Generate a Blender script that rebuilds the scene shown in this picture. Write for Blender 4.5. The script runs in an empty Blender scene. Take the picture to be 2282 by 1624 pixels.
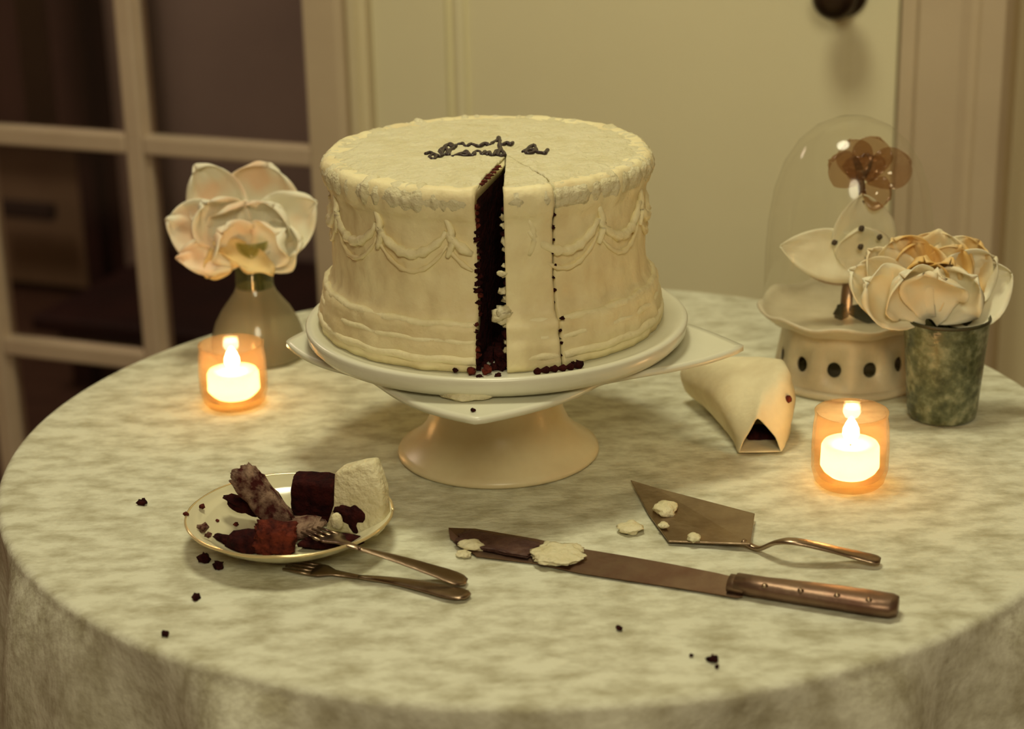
import bpy, bmesh, math, random
from mathutils import Vector, Matrix, noise
random.seed(7)
S = bpy.context.scene
C = S.collection
PI = math.pi

# ------------------------------------------------------------ camera
cam = bpy.data.cameras.new('camera'); camo = bpy.data.objects.new('camera', cam); C.objects.link(camo)
pitch, roll = 0.33946, -0.022066
R0 = Vector((1, 0, 0)); F0 = Vector((0, math.cos(pitch), -math.sin(pitch))); U0 = Vector((0, math.sin(pitch), math.cos(pitch)))
cx = R0 * math.cos(roll) + U0 * math.sin(roll); cy = U0 * math.cos(roll) - R0 * math.sin(roll); cz = -F0
M = Matrix((cx, cy, cz)).transposed().to_4x4(); M.translation = Vector((-0.0221, -1.3625, 1.2930))
camo.matrix_world = M
cam.sensor_width = 36; cam.lens = 4346.9 / 2282 * 36; cam.clip_start = .02
cam.dof.use_dof = True; cam.dof.focus_distance = 1.33; cam.dof.aperture_fstop = 5.6
S.camera = camo

# ------------------------------------------------------------ world, lights, exposure
w = bpy.data.worlds.new('world'); S.world = w; w.use_nodes = True
w.node_tree.nodes['Background'].inputs[0].default_value = (1.0, .55, .29, 1)
w.node_tree.nodes['Background'].inputs[1].default_value = .17
def area(name, loc, target, size, power, col):
    l = bpy.data.lights.new(name, 'AREA'); l.shape = 'DISK'; l.size = size; l.energy = power; l.color = col
    o = bpy.data.objects.new(name, l); C.objects.link(o); o.location = loc
    o.rotation_euler = (Vector(target) - Vector(loc)).to_track_quat('-Z', 'Y').to_euler(); return o
area('ceiling_lamp_light', (-.12, .02, 2.35), (0, 0, .75), .42, 11.6, (1, .93, .63))
area('front_fill_light', (.05, -1.85, 2.0), (0, 0, .85), .6, 13.5, (1, .89, .60))  # added fill from the camera side to brighten the cake's front
area('next_room_light', (-1.6, 1.9, 2.1), (-1.3, 2.0, 0), .5, 15, (1, .78, .60))
S.view_settings.view_transform = 'Standard'; S.view_settings.look = 'None'
S.view_settings.exposure = 0.0; S.view_settings.gamma = 1; S.view_settings.use_curve_mapping = False

# ------------------------------------------------------------ materials
MATS = {}
def mat(name, col, rough=.6, col2=None, scale=20, detail=4, bump=0, bscale=60, metal=0, stretch=None, spec=.5,
        trans=0, ior=1.45, sss=0, contrast=(.35, .65), emis=None, estr=0, coat=0):
    m = bpy.data.materials.new(name); m.use_nodes = True; nt = m.node_tree; b = nt.nodes['Principled BSDF']
    b.inputs['Base Color'].default_value = (*col, 1); b.inputs['Roughness'].default_value = rough
    b.inputs['Metallic'].default_value = metal; b.inputs['Specular IOR Level'].default_value = spec
    b.inputs['Transmission Weight'].default_value = trans; b.inputs['IOR'].default_value = ior
    b.inputs['Coat Weight'].default_value = coat
    if sss:
        b.inputs['Subsurface Weight'].default_value = sss; b.inputs['Subsurface Radius'].default_value = (1, .7, .4); b.inputs['Subsurface Scale'].default_value = .006
    if emis: b.inputs['Emission Color'].default_value = (*emis, 1); b.inputs['Emission Strength'].default_value = estr
    tc = nt.nodes.new('ShaderNodeTexCoord'); mp = nt.nodes.new('ShaderNodeMapping'); nt.links.new(tc.outputs['Object'], mp.inputs[0])
    if stretch: mp.inputs['Scale'].default_value = stretch
    if col2:
        n = nt.nodes.new('ShaderNodeTexNoise'); n.inputs['Scale'].default_value = scale; n.inputs['Detail'].default_value = detail; n.inputs['Roughness'].default_value = .6
        r = nt.nodes.new('ShaderNodeValToRGB'); r.color_ramp.elements[0].position = contrast[0]; r.color_ramp.elements[1].position = contrast[1]
        r.color_ramp.elements[0].color = (*col2, 1); r.color_ramp.elements[1].color = (*col, 1)
        nt.links.new(mp.outputs[0], n.inputs[0]); nt.links.new(n.outputs[0], r.inputs[0]); nt.links.new(r.outputs[0], b.inputs['Base Color'])
    if bump:
        n2 = nt.nodes.new('ShaderNodeTexNoise'); n2.inputs['Scale'].default_value = bscale; n2.inputs['Detail'].default_value = 5
        bp = nt.nodes.new('ShaderNodeBump'); bp.inputs['Strength'].default_value = bump; bp.inputs['Distance'].default_value = .004
        nt.links.new(mp.outputs[0], n2.inputs[0]); nt.links.new(n2.outputs[0], bp.inputs['Height']); nt.links.new(bp.outputs[0], b.inputs['Normal'])
    MATS[name] = m; return m
def thin_glass(name, tint, refl=.12, rough=.03, body=0, bodycol=(.5, .5, .4), fres=1.5):
    # thin-walled glass: transparent sheet with a fresnel reflection and an optional cloudy body
    m = bpy.data.materials.new(name); m.use_nodes = True; nt = m.node_tree; nt.nodes.clear()
    out = nt.nodes.new('ShaderNodeOutputMaterial'); tr = nt.nodes.new('ShaderNodeBsdfTransparent'); tr.inputs[0].default_value = (*tint, 1)
    gl = nt.nodes.new('ShaderNodeBsdfGlossy'); gl.inputs['Roughness'].default_value = rough
    lw = nt.nodes.new('ShaderNodeLayerWeight'); lw.inputs[0].default_value = .5
    pw = nt.nodes.new('ShaderNodeMath'); pw.operation = 'POWER'; pw.inputs[1].default_value = 4
    fr = nt.nodes.new('ShaderNodeMath'); fr.operation = 'MULTIPLY_ADD'; fr.inputs[1].default_value = min(.8, abs(fres if fres < 1 else fres - .9)); fr.inputs[2].default_value = .035; fr.use_clamp = True
    nt.links.new(lw.outputs['Facing'], pw.inputs[0]); nt.links.new(pw.outputs[0], fr.inputs[0])
    mx = nt.nodes.new('ShaderNodeMixShader')
    base = tr.outputs[0]
    if body:
        df = nt.nodes.new('ShaderNodeBsdfDiffuse'); df.inputs[0].default_value = (*bodycol, 1)
        tl = nt.nodes.new('ShaderNodeBsdfTranslucent'); tl.inputs[0].default_value = (*bodycol, 1)
        m1 = nt.nodes.new('ShaderNodeMixShader'); m1.inputs[0].default_value = .5
        nt.links.new(df.outputs[0], m1.inputs[1]); nt.links.new(tl.outputs[0], m1.inputs[2])
        m2 = nt.nodes.new('ShaderNodeMixShader'); m2.inputs[0].default_value = body
        nt.links.new(tr.outputs[0], m2.inputs[1]); nt.links.new(m1.outputs[0], m2.inputs[2]); base = m2.outputs[0]
    nt.links.new(fr.outputs[0], mx.inputs[0]); nt.links.new(base, mx.inputs[1]); nt.links.new(gl.outputs[0], mx.inputs[2])
    nt.links.new(mx.outputs[0], out.inputs[0]); MATS[name] = m; return m

CLOTH = mat('damask_cloth', (.72, .73, .58), .85, col2=(.44, .42, .29), scale=36, detail=5, bump=.35, bscale=140, stretch=(1, 1.7, 1), contrast=(.33, .60), spec=.2)
FROST = mat('buttercream', (.74, .69, .46), .55, col2=(.66, .60, .36), scale=60, bump=.8, bscale=170, sss=.12, contrast=(.3, .6))
FROST2 = mat('buttercream_side', (.90, .82, .50), .55, col2=(.76, .64, .36), scale=28, bump=.35, bscale=90, sss=.08, contrast=(.3, .62))  # same buttercream, lightened on the sides in place of missing side light
SWAG = mat('piped_buttercream', (.93, .87, .56), .5, col2=(.86, .78, .47), scale=50, bump=.4, bscale=140, sss=.08)
SPONGE = mat('dark_sponge', (.045, .007, .006), .9, col2=(.012, .002, .003), scale=120, bump=.9, bscale=220, spec=.15)
SPONGE_RED = mat('red_sponge', (.17, .030, .015), .85, col2=(.05, .008, .006), scale=130, bump=.9, bscale=220, spec=.2)
SPONGE_MIX = mat('frosted_sponge', (.30, .20, .14), .85, col2=(.06, .012, .01), scale=95, bump=.9, bscale=200, spec=.2, contrast=(.4, .6))
ICING = mat('dark_icing', (.035, .022, .022), .4)
CERAMIC = mat('white_ceramic', (.74, .74, .60), .25, col2=(.70, .70, .55), scale=15, spec=.5)
CERAMIC2 = mat('cream_ceramic', (.76, .68, .44), .3, col2=(.68, .58, .36), scale=18)
LACE = mat('lace_ceramic', (.62, .56, .40), .4, col2=(.50, .44, .30), scale=30)
PLATEM = mat('saucer_ceramic', (.66, .62, .42), .12, spec=.8)
GOLD = mat('gilt_edge', (.80, .66, .36), .18, metal=.6)
SILVER = mat('dark_reflection_silver', (.36, .27, .19), .28, col2=(.27, .19, .13), scale=50, metal=1.0, bump=.12, bscale=90)  # brown base colour stands in for the dark room mirrored in silver
SILVER_D = mat('knife_steel', (.24, .16, .11), .42, col2=(.18, .10, .07), scale=40, metal=.9, bump=.12, bscale=90)  # steel darkened the same way, in place of its dark reflections
NAPKIN = mat('napkin_paper', (.80, .74, .50), .8, col2=(.66, .58, .37), scale=22, bump=.3, bscale=80)
PETALW = mat('rose_petal', (.86, .82, .64), .6, col2=(.86, .62, .42), scale=20, detail=2, sss=.1, contrast=(.34, .50))
PETALY = mat('yellow_petal', (.80, .62, .30), .6, col2=(.74, .52, .22), scale=25, sss=.1)
PETALC = mat('cream_petal', (.84, .79, .58), .6, col2=(.84, .70, .44), scale=24, detail=2, sss=.1, contrast=(.34, .5))
PETALO = mat('orange_streaked_petal', (.86, .78, .52), .6, col2=(.82, .52, .16), scale=26, detail=2, stretch=(1.6, 1, .5), contrast=(.40, .60))
PETALS = mat('pale_petal', (.86, .84, .64), .6, col2=(.78, .74, .54), scale=40)
BROWNP = thin_glass('brown_petal', (.9, .8, .7), body=.15, bodycol=(.36, .20, .10), fres=1.02)
BROWN = mat('brown_stem', (.16, .10, .05), .7)
SPOT = mat('petal_spot', (.07, .05, .03), .7)
GREEN = mat('green_stem', (.08, .09, .025), .6)
LEAFD = mat('dark_leaf', (.035, .04, .015), .6, col2=(.07, .05, .02), scale=50)
GLASS_V = thin_glass('beige_body_vase_glass', (.86, .84, .70), body=.66, bodycol=(.50, .45, .31), rough=.08)  # beige body painted in for the tablecloth refracted through the vase
GLASS_N = thin_glass('clear_green_glass', (.80, .82, .60), body=.12, bodycol=(.35, .35, .2), rough=.05)
GLASS_D = thin_glass('dome_glass', (.985, .98, .96), rough=.10, fres=.28)
GLASS_C = thin_glass('candle_glass', (.95, .85, .68), body=.10, bodycol=(.88, .62, .38), rough=.08, fres=.5)
PANE = thin_glass('window_pane', (.80, .76, .74), rough=.10, fres=.55)
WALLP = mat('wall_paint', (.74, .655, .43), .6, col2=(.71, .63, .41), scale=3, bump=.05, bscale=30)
PANELP = mat('door_paint', (.85, .80, .54), .5, col2=(.82, .77, .515), scale=3, bump=.05, bscale=30)
TRIMP = mat('pink_brown_paint', (.63, .52, .36), .5, col2=(.59, .48, .33), scale=8)
MUNTP = mat('muntin_paint', (.64, .52, .38), .5, col2=(.59, .47, .34), scale=12)
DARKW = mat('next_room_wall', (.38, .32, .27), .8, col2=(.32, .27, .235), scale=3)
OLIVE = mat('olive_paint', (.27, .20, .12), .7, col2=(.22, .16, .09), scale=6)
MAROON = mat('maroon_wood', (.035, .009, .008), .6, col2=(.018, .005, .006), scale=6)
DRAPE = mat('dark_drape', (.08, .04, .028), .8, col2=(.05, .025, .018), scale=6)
BLACK = mat('black_metal', (.02, .012, .012), .5)
KNOBM = mat('dark_bronze', (.05, .03, .018), .35, metal=.7)
BLUE = mat('blue_ribbon', (.06, .06, .30), .5)
FLOORM = mat('floor_wood', (.10, .055, .035), .5, col2=(.06, .03, .02), scale=10, stretch=(1, 8, 1))
CEILM = mat('ceiling_paint', (.55, .48, .36), .8)
TABLEM = mat('table_wood', (.16, .09, .05), .5, col2=(.10, .05, .03), scale=15, stretch=(1, 6, 1))
FLAME = mat('flame', (1, .9, .7), .5, emis=(1, .68, .38), estr=62)

# mercury-glass mottling for the green votive
def mercury():
    m = bpy.data.materials.new('mottled_green_glass'); m.use_nodes = True; nt = m.node_tree; b = nt.nodes['Principled BSDF']
    tc = nt.nodes.new('ShaderNodeTexCoord'); v = nt.nodes.new('ShaderNodeTexNoise'); v.inputs['Scale'].default_value = 150; v.inputs['Detail'].default_value = 3
    n = nt.nodes.new('ShaderNodeTexNoise'); n.inputs['Scale'].default_value = 34; n.inputs['Detail'].default_value = 4
    ad = nt.nodes.new('ShaderNodeMath'); ad.operation = 'ADD'
    ml = nt.nodes.new('ShaderNodeMath'); ml.operation = 'MULTIPLY'; ml.inputs[1].default_value = .5
    r = nt.nodes.new('ShaderNodeValToRGB'); e = r.color_ramp.elements; e[0].position = .36; e[0].color = (.055, .065, .028, 1); e[1].position = .64; e[1].color = (.42, .44, .28, 1)
    x = r.color_ramp.elements.new(.5); x.color = (.17, .19, .10, 1)
    nt.links.new(tc.outputs['Object'], v.inputs[0]); nt.links.new(tc.outputs['Object'], n.inputs[0])
    nt.links.new(v.outputs[0], ad.inputs[0]); nt.links.new(n.outputs[0], ad.inputs[1]); nt.links.new(ad.outputs[0], ml.inputs[0]); nt.links.new(ml.outputs[0], r.inputs[0])
    nt.links.new(r.outputs[0], b.inputs['Base Color']); b.inputs['Roughness'].default_value = .22; b.inputs['Transmission Weight'].default_value = .25
    bp = nt.nodes.new('ShaderNodeBump'); bp.inputs['Strength'].default_value = .5; bp.inputs['Distance'].default_value = .002; nt.links.new(v.outputs[0], bp.inputs['Height']); nt.links.new(bp.outputs[0], b.inputs['Normal'])
    return m
MERC = mercury()
def wax():
    m = bpy.data.materials.new('glowing_wax'); m.use_nodes = True; nt = m.node_tree; nt.nodes.clear()
    out = nt.nodes.new('ShaderNodeOutputMaterial'); d = nt.nodes.new('ShaderNodeBsdfDiffuse'); t = nt.nodes.new('ShaderNodeBsdfTranslucent')
    d.inputs[0].default_value = (.9, .82, .60, 1); t.inputs[0].default_value = (1, .80, .50, 1)
    x = nt.nodes.new('ShaderNodeMixShader'); x.inputs[0].default_value = .5
    nt.links.new(d.outputs[0], x.inputs[1]); nt.links.new(t.outputs[0], x.inputs[2]); nt.links.new(x.outputs[0], out.inputs[0]); return m
WAX = wax()

# ------------------------------------------------------------ helpers
def link(name, verts, faces, m, parent=None, smooth=True, solid=0, sub=0, bevel=0):
    me = bpy.data.meshes.new(name); me.from_pydata([tuple(v) for v in verts], [], faces); me.update()
    bm = bmesh.new(); bm.from_mesh(me); bmesh.ops.remove_doubles(bm, verts=bm.verts, dist=1e-6); bmesh.ops.recalc_face_normals(bm, faces=bm.faces); bm.to_mesh(me); bm.free()
    if smooth:
        for p in me.polygons: p.use_smooth = True
    me.materials.append(m); o = bpy.data.objects.new(name, me); C.objects.link(o)
    if parent: o.parent = parent
    if bevel: md = o.modifiers.new('b', 'BEVEL'); md.width = bevel; md.segments = 2; md.limit_method = 'ANGLE'
    if solid: md = o.modifiers.new('s', 'SOLIDIFY'); md.thickness = solid; md.offset = 0
    if sub: md = o.modifiers.new('u', 'SUBSURF'); md.levels = sub; md.render_levels = sub
    return o
def thing(name, label, cat, loc=(0, 0, 0), rotz=0, group=None):
    o = bpy.data.objects.new(name, None); C.objects.link(o); o.location = loc; o.rotation_euler = (0, 0, rotz); o.empty_display_size = .02
    o['label'] = label; o['category'] = cat
    if group: o['group'] = group
    return o
def tag(o, label, cat, group=None):
    o['label'] = label; o['category'] = cat
    if group: o['group'] = group
    return o
def box(x0, x1, y0, y1, z0, z1):
    v = [(x, y, z) for x in (x0, x1) for y in (y0, y1) for z in (z0, z1)]
    return v, [(0, 1, 3, 2), (4, 6, 7, 5), (0, 4, 5, 1), (2, 3, 7, 6), (0, 2, 6, 4), (1, 5, 7, 3)]
def lathe(prof, n=64, cx=0, cy=0, wav=None):
    v = []; f = []
    for i in range(n):
        a = 2 * PI * i / n
        for k, (r, z) in enumerate(prof):
            rr, zz = (r, z) if not wav else wav(a, k, r, z)
            v.append((cx + rr * math.cos(a), cy + rr * math.sin(a), zz))
    m = len(prof)
    for i in range(n):
        j = (i + 1) % n
        for k in range(m - 1): f.append((i * m + k, j * m + k, j * m + k + 1, i * m + k + 1))
    return v, f
def tube(pts, rad, n=10, flat=1.0, up=Vector((0, 0, 1))):
    v = []; f = []; pts = [Vector(p) for p in pts]; L = len(pts)
    for i, p in enumerate(pts):
        t = (pts[min(i + 1, L - 1)] - pts[max(i - 1, 0)]).normalized()
        s = t.cross(up)
        if s.length < 1e-4: s = t.cross(Vector((0, 1, 0)))
        s.normalize(); q = s.cross(t).normalized(); r = rad[i] if isinstance(rad, (list, tuple)) else rad
        for k in range(n):
            a = 2 * PI * k / n; v.append(p + s * math.cos(a) * r + q * math.sin(a) * r * flat)
    for i in range(L - 1):
        for k in range(n): f.append((i * n + k, i * n + (k + 1) % n, (i + 1) * n + (k + 1) % n, (i + 1) * n + k))
    f.append(tuple(range(n))[::-1]); f.append(tuple((L - 1) * n + k for k in range(n)))
    return v, f
def smoothpath(pts, per=6):
    pts = [Vector(p) for p in pts]; P = [pts[0]] + pts + [pts[-1]]; out = []
    for i in range(1, len(P) - 2):
        for k in range(per):
            t = k / per; a, b, c, d = P[i - 1], P[i], P[i + 1], P[i + 2]
            out.append(.5 * ((2 * b) + (c - a) * t + (2 * a - 5 * b + 4 * c - d) * t * t + (3 * b - a - 3 * c + d) * t ** 3))
    out.append(pts[-1]); return out
def blob(size, seed, sub=3, rough=.35, freq=1.6):
    bm = bmesh.new(); bmesh.ops.create_icosphere(bm, subdivisions=sub, radius=1)
    v = []
    for q in bm.verts:
        p = q.co.copy(); d = 1 + rough * noise.noise(p * freq + Vector((seed * 7.1, seed * 3.3, 1))) + rough * .5 * noise.noise(p * freq * 3 + Vector((seed, 0, 5)))
        v.append(Vector((p.x * size[0] * d, p.y * size[1] * d, p.z * size[2] * d)))
    f = [tuple(x.index for x in q.verts) for q in bm.faces]; bm.free(); return v, f
def rot(v, e, loc=(0, 0, 0)):
    m = Matrix.Rotation(e[2], 3, 'Z') @ Matrix.Rotation(e[1], 3, 'Y') @ Matrix.Rotation(e[0], 3, 'X'); l = Vector(loc)
    return [m @ Vector(p) + l for p in v]
def chunk(size, seed, cuts=9, rough=.05):
    bm = bmesh.new(); bmesh.ops.create_cube(bm, size=2); bmesh.ops.subdivide_edges(bm, edges=bm.edges[:], cuts=cuts, use_grid_fill=True)
    v = []
    for q in bm.verts:
        p = q.co.copy(); m_ = (abs(p.x) ** 8 + abs(p.y) ** 8 + abs(p.z) ** 8) ** .125; p = p / m_
        d = 1 + rough * noise.noise(p * 3 + Vector((seed, 2, 1))) + rough * noise.noise(p * 9 + Vector((1, seed, 4)))
        v.append(Vector((p.x * size[0] * d, p.y * size[1] * d, p.z * size[2] * d)))
    f = [tuple(x.index for x in q.verts) for q in bm.faces]; bm.free(); return v, f
def petal(name, base, tip, width, normal, cup, bend, m, parent, pointed=0., ruff=.0025, seed=0, nu=14, nv=12):
    base = Vector(base); tip = Vector(tip); ax = tip - base; L = ax.length; n = Vector(normal); n = (n - ax * (n.dot(ax) / ax.length_squared)).normalized()
    s = ax.cross(n).normalized(); v = []; f = []
    for i in range(nu + 1):
        u = math.sin(i / nu * PI / 2) ** 1.0
        wr = (math.sin(min(1, u * 1.25 + .08) * PI / 2) ** .8) * (max(0, 1 - max(0, (u - .40) / .60) ** 2.8)) ** .5
        wp = math.sin(PI * min(1, u * .92 + .08)) ** .8
        wd = (wr * (1 - pointed) + wp * pointed) * width / 2 + .0006
        for j in range(nv + 1):
            q = 2 * j / nv - 1
            P = base + ax * (u - .06 * (1 - pointed) * q * q * u) + s * (q * wd) + n * (cup * q * q * math.sin(PI * (.15 + .7 * u)) + bend * math.sin(PI * u) + .3 * bend * u)
            e = max(abs(q), u) ** 3
            nz = noise.noise(Vector((u * 3 + seed * 5.7, q * 2.3, seed))); P += n * ruff * 2.6 * e * nz * min(1, wd / (.22 * width)) + ax.normalized() * ruff * 2.6 * (u ** 3) * (2 * wd / width) * noise.noise(Vector((q * 2.2, seed * 2.2, 9)))
            v.append(P)
    for i in range(nu):
        for j in range(nv): a = i * (nv + 1) + j; f.append((a, a + 1, a + nv + 2, a + nv + 1))
    return link(name, v, f, m, parent, solid=.0009)

# ------------------------------------------------------------ structure: wall frame of reference
WA = -math.radians(21.2); WL = (0, .85, 0)
def struct(name, vf, m, bevel=0, smooth=False):
    o = link(name, vf[0], vf[1], m, smooth=smooth, bevel=bevel); o.location = WL; o.rotation_euler = (0, 0, WA); o['kind'] = 'structure'; return o
def struct_empty(name):
    o = bpy.data.objects.new(name, None); C.objects.link(o); o.location = WL; o.rotation_euler = (0, 0, WA); o['kind'] = 'structure'; o.empty_display_size = .05; return o
fl = link('floor', *box(-2.6, 3.0, -3.2, 3.2, -.05, 0), FLOORM, smooth=False); fl['kind'] = 'structure'
ce = link('ceiling', *box(-2.6, 3.0, -3.2, 3.2, 2.6, 2.65), CEILM, smooth=False); ce['kind'] = 'structure'
# wall above and below the glazing, and right of the doors
v = []; f = []
for b_ in [(-1.9, -.275, 0, .08, 0, .14), (-1.9, -.275, 0, .08, 2.1, 2.6), (-.275, .60, .0, .08, 2.1, 2.6), (.5416, .64, .05, .08, 0, 2.1), (.64, 2.6, -.02, .08, 0, 2.6), (.60, .64, 0, .08, 2.1, 2.6)]:
    q, g = box(*b_); f += [tuple(i + len(v) for i in h) for h in g]; v += q
struct('wall_back', (v, f), WALLP)
# trims
def prof_strip(name, pts, m, z0=0, z1=2.1, bevel=0.0015):
    # pts: (u, protrusion) polyline towards the room, extruded vertically
    P = [(pts[0][0], .06)] + [(u, -d) for u, d in pts] + [(pts[-1][0], .06)]
    v = [(u, y, z0) for u, y in P] + [(u, y, z1) for u, y in P]; n = len(P)
    f = [(i, (i + 1) % n, n + (i + 1) % n, n + i) for i in range(n)] + [tuple(range(n))[::-1], tuple(n + i for i in range(n))]
    return v, f
struct('trim_1', prof_strip('t', [(-.2735, .012), (-.232, .012), (-.228, .009), (-.2235, .009)], TRIMP), TRIMP, bevel=.001)
struct('trim_2', prof_strip('t', [(-.2235, .004), (-.2155, .014), (-.207, .014), (-.203, .006), (-.196, .003), (-.1875, .010)], WALLP), WALLP, bevel=.001)
struct('trim_3', prof_strip('t', [(.4425, .004), (.447, .014), (.49, .016), (.50, .012), (.5065, .012), (.511, .017), (.535, .017), (.5415, .006)], WALLP), TRIMP, bevel=.001)

# door with recessed panel and knob
door = struct_empty('door_1')
def dpart(name, vf, m, bevel=.001, smooth=False): return link(name, vf[0], vf[1], m, door, smooth=smooth, bevel=bevel)
dpart('stile', box(-.187, -.095, -.006, .03, .01, 2.1), PANELP)
dpart('stile', box(.372, .4235, -.0045, .03, .01, 2.1), PANELP)
dpart('panel', box(-.066, .3722, -.0015, .03, .01, 2.1), PANELP)
dpart('moulding', prof_strip('m', [(-.0945, .002), (-.090, -.003), (-.085, .005), (-.079, .007), (-.0735, .003), (-.0705, -.003), (-.0665, -.0025)], PANELP, .01), PANELP)
dpart('jamb', box(.4255, .442, -.001, .04, 0, 2.1), TRIMP)
kn, kf = lathe([(0, -.0), (.026, 0), (.027, -.003), (.022, -.006), (.010, -.008), (.008, -.022), (.014, -.028), (.022, -.036), (.0235, -.046), (.019, -.055), (.010, -.0595), (0, -.060)], 32)
kn = [(.3634 + x, -.004 + z, .970 + y) for x, y, z in kn]
k_ = dpart('door_knob', (kn, kf), KNOBM, 0, True); k_['label'] = 'dark bronze round knob'

# french window: muntins and panes
win = struct_empty('window_1')
def wpart(name, b, m, bevel=.002): return link(name, *box(*b), m, win, smooth=False, bevel=bevel)
us = [-.523, -.7665, -1.010, -1.2535]; zs = [.172, .459, .7485, 1.038, 1.327]
wpart('stile', (-.2775, -.2735, -.004, .035, .14, 2.1), MUNTP)
wpart('bottom_rail', (-1.9, -.29, -.004, .035, .12, .19), MUNTP)
for u in us:
    wpart('muntin', (u - .0125, u + .0125, -.006, .018, .19, 2.1), MUNTP, .004)
    wpart('rebate', (u + .0125, u + .0175, .004, .024, .19, 2.1), MUNTP, .001)
edges = [-.277] + us + [-1.6]
for z in zs[1:]:
    for a, b in zip(edges, edges[1:]):
        hi = a - (.0125 if a != -.277 else 0); lo = b + .0125
        wpart('muntin', (lo, hi, -.006, .018, z - .0125, z + .0125), MUNTP, .004)
zz = [.19] + zs[1:] + [1.7]
for a, b in zip(edges, edges[1:]):
    for z0, z1 in zip(zz, zz[1:]):
        wpart('pane', (b + .01, a - .01, .010, .013, z0 + .008, z1 - .008), PANE, 0)

# room behind the glass
def nstruct(name, b, m): o = link(name, *box(*b), m, smooth=False); o.location = WL; o.rotation_euler = (0, 0, WA); o['kind'] = 'structure'; return o
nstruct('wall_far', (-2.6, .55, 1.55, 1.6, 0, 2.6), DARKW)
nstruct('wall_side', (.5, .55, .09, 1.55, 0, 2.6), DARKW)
door2 = struct_empty('door_2')
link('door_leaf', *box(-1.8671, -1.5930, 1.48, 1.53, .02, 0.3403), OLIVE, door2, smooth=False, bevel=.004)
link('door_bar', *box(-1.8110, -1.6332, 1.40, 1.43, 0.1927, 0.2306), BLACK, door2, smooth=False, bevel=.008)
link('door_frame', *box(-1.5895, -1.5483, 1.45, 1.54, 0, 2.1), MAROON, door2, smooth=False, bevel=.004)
t = thing('curtain', 'dim brown curtain strip hanging behind the window, upper left corner', 'curtain')
t.location = WL; t.rotation_euler = (0, 0, WA)
v = []; f = []
n = 40; x0, x1 = -1.5974, -1.5277
for i in range(n + 1):
    x = x0 + (x1 - x0) * i / n
    for z in (0.4162, 2.3): v.append((x, 1.3 + .014 * math.sin(i * .9), z))
for i in range(n): f.append((2 * i, 2 * i + 2, 2 * i + 3, 2 * i + 1))
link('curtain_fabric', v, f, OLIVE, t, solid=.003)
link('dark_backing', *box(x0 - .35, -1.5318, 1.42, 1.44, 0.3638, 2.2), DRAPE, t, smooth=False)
link('curtain_rod', *tube([(x0 - .1, 1.3, 2.3), (x1 + .1, 1.3, 2.3)], .008), BLACK, t)
# long low dark bench seen through the panes
t = thing('low_bench', 'long low dark maroon bench behind the window panes', 'bench'); t.location = WL; t.rotation_euler = (0, 0, WA)
sz = 0.1537
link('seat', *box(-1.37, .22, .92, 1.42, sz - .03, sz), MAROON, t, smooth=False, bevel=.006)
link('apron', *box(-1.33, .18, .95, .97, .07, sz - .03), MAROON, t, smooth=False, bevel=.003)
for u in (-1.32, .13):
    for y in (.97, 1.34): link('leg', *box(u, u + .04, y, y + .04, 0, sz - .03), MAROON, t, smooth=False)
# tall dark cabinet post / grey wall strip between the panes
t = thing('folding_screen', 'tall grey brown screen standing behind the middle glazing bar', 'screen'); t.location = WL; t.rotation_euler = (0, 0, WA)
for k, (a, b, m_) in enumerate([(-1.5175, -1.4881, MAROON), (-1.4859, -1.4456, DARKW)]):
    link('panel', *box(a, b, 1.45 , 1.48, 0.0, 2.0), m_, t, smooth=False, bevel=.003)

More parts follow.
